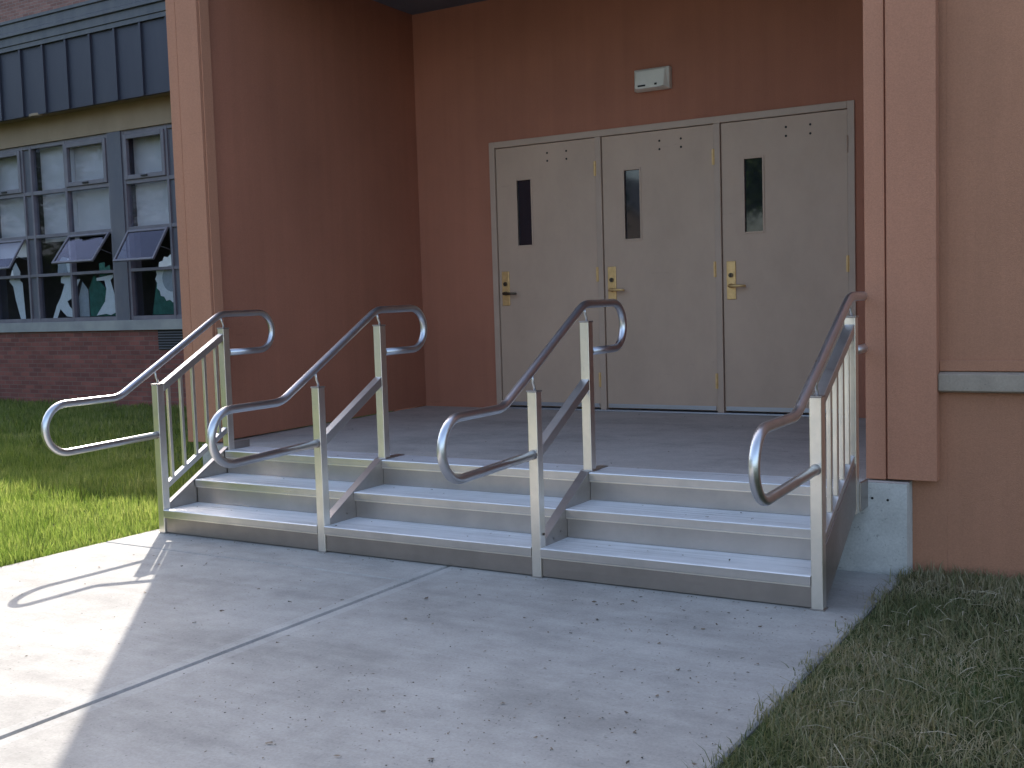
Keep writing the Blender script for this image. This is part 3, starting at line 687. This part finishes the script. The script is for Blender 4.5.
sz = r.uniform(.12,.24,(n,1)); P = np.stack([c-u*sz, c+v*sz*.6, c+u*sz, c-v*sz*.6],1).reshape(-1,3)
me = bpy.data.meshes.new('added_hedge'); me.from_pydata([tuple(p) for p in P], [], [(4*i,4*i+1,4*i+2,4*i+3) for i in range(n)]); me.materials.append(crown_mat)
o = bpy.data.objects.new('added_hedge', me); col.objects.link(o); tag(o, 'unseen leaf bank added under the far trees to darken window reflections', 'added_hedge')
hs = empty('gabled_house', (-24, -44, -.05)); tag(hs, 'brown gabled house across the road with a dark pitched roof', 'house')
M = Mat('brown_clapboard', (.10,.08,.065), .7); w = M.n('ShaderNodeTexWave', wave_type='BANDS', bands_direction='Z'); w.inputs['Scale'].default_value = 2.2; M.l(M.coord(), w.inputs['Vector']); M.bump(w.outputs['Fac'], .5, .02)
b = MB(); b.prism_y([(-6,0),(6,0),(6,4.2),(0,8.2),(-6,4.2)], 0, -10); b.build('wall', M.m, hs)
b = MB(); b.prism_y([(-6.6,3.85),(-6.6,4.05),(0,8.5),(6.6,4.05),(6.6,3.85),(0,8.25)], .5, -10.5); b.build('roof', roof_mat, hs)
for wx in (-3.2, 3.2):
    b = MB(); b.box(wx-.7, wx+.7, .005, .05, 1.2, 2.7); q = b.build('window', wframe, hs); b = MB(); b.box(wx-.6, wx+.6, .052, .06, 1.3, 2.6); b.build('pane', dglass, q)
b = MB(); b.box(-.5, .5, .005, .05, .1, 2.2); b.build('door', wframe, hs)

# ------------------------------------------------------------------ light, sky, camera
EL, AZ = 38.8, -42.3              # azimuth measured clockwise from +y
sd = Vector((math.sin(R(AZ))*math.cos(R(EL)), math.cos(R(AZ))*math.cos(R(EL)), math.sin(R(EL))))
L = bpy.data.lights.new('sun', 'SUN'); L.energy = 2.7; L.angle = R(.53); L.color = (1, .945, .86)
lo = bpy.data.objects.new('sun', L); col.objects.link(lo); lo.rotation_euler = sd.to_track_quat('Z', 'Y').to_euler(); lo.location = sd*40
w = bpy.data.worlds.new('World'); scene.world = w; w.use_nodes = True; nt = w.node_tree
sky = nt.nodes.new('ShaderNodeTexSky'); sky.sky_type = 'NISHITA'; sky.sun_disc = False
sky.sun_elevation = R(EL); sky.sun_rotation = R(AZ); sky.dust_density = 3.0; sky.air_density = 1; sky.ozone_density = 1
hs_ = nt.nodes.new('ShaderNodeHueSaturation'); hs_.inputs['Saturation'].default_value = .95
nt.links.new(sky.outputs[0], hs_.inputs['Color']); nt.links.new(hs_.outputs[0], nt.nodes['Background'].inputs[0]); nt.nodes['Background'].inputs[1].default_value = .15

cam = bpy.data.cameras.new('camera'); co = bpy.data.objects.new('camera', cam); col.objects.link(co); scene.camera = co
yaw, pit, rol, f = .5485, -.0745, -.0308, 1121.3929
fw = Vector((-math.sin(yaw)*math.cos(pit), math.cos(yaw)*math.cos(pit), math.sin(pit))); rt = Vector((math.cos(yaw), math.sin(yaw), 0)); up = rt.cross(fw)
r2 = rt*math.cos(rol)+up*math.sin(rol); u2 = -rt*math.sin(rol)+up*math.cos(rol)
m = Matrix((r2, u2, -fw)).transposed().to_4x4(); m.translation = Vector((5.2635, -4.5286, 1.3182)); co.matrix_world = m
cam.sensor_width = 36; cam.lens = f/1024*36; cam.clip_end = 500; cam.clip_start = .05
scene.render.resolution_x, scene.render.resolution_y = 1024, 768
scene.render.engine = 'CYCLES'; scene.cycles.max_bounces = 8; scene.cycles.transparent_max_bounces = 12
scene.cycles.use_denoising = True
vs = scene.view_settings; vs.view_transform = 'Standard'; vs.look = 'None'; vs.exposure = 1.55; vs.gamma = 1; vs.use_curve_mapping = False
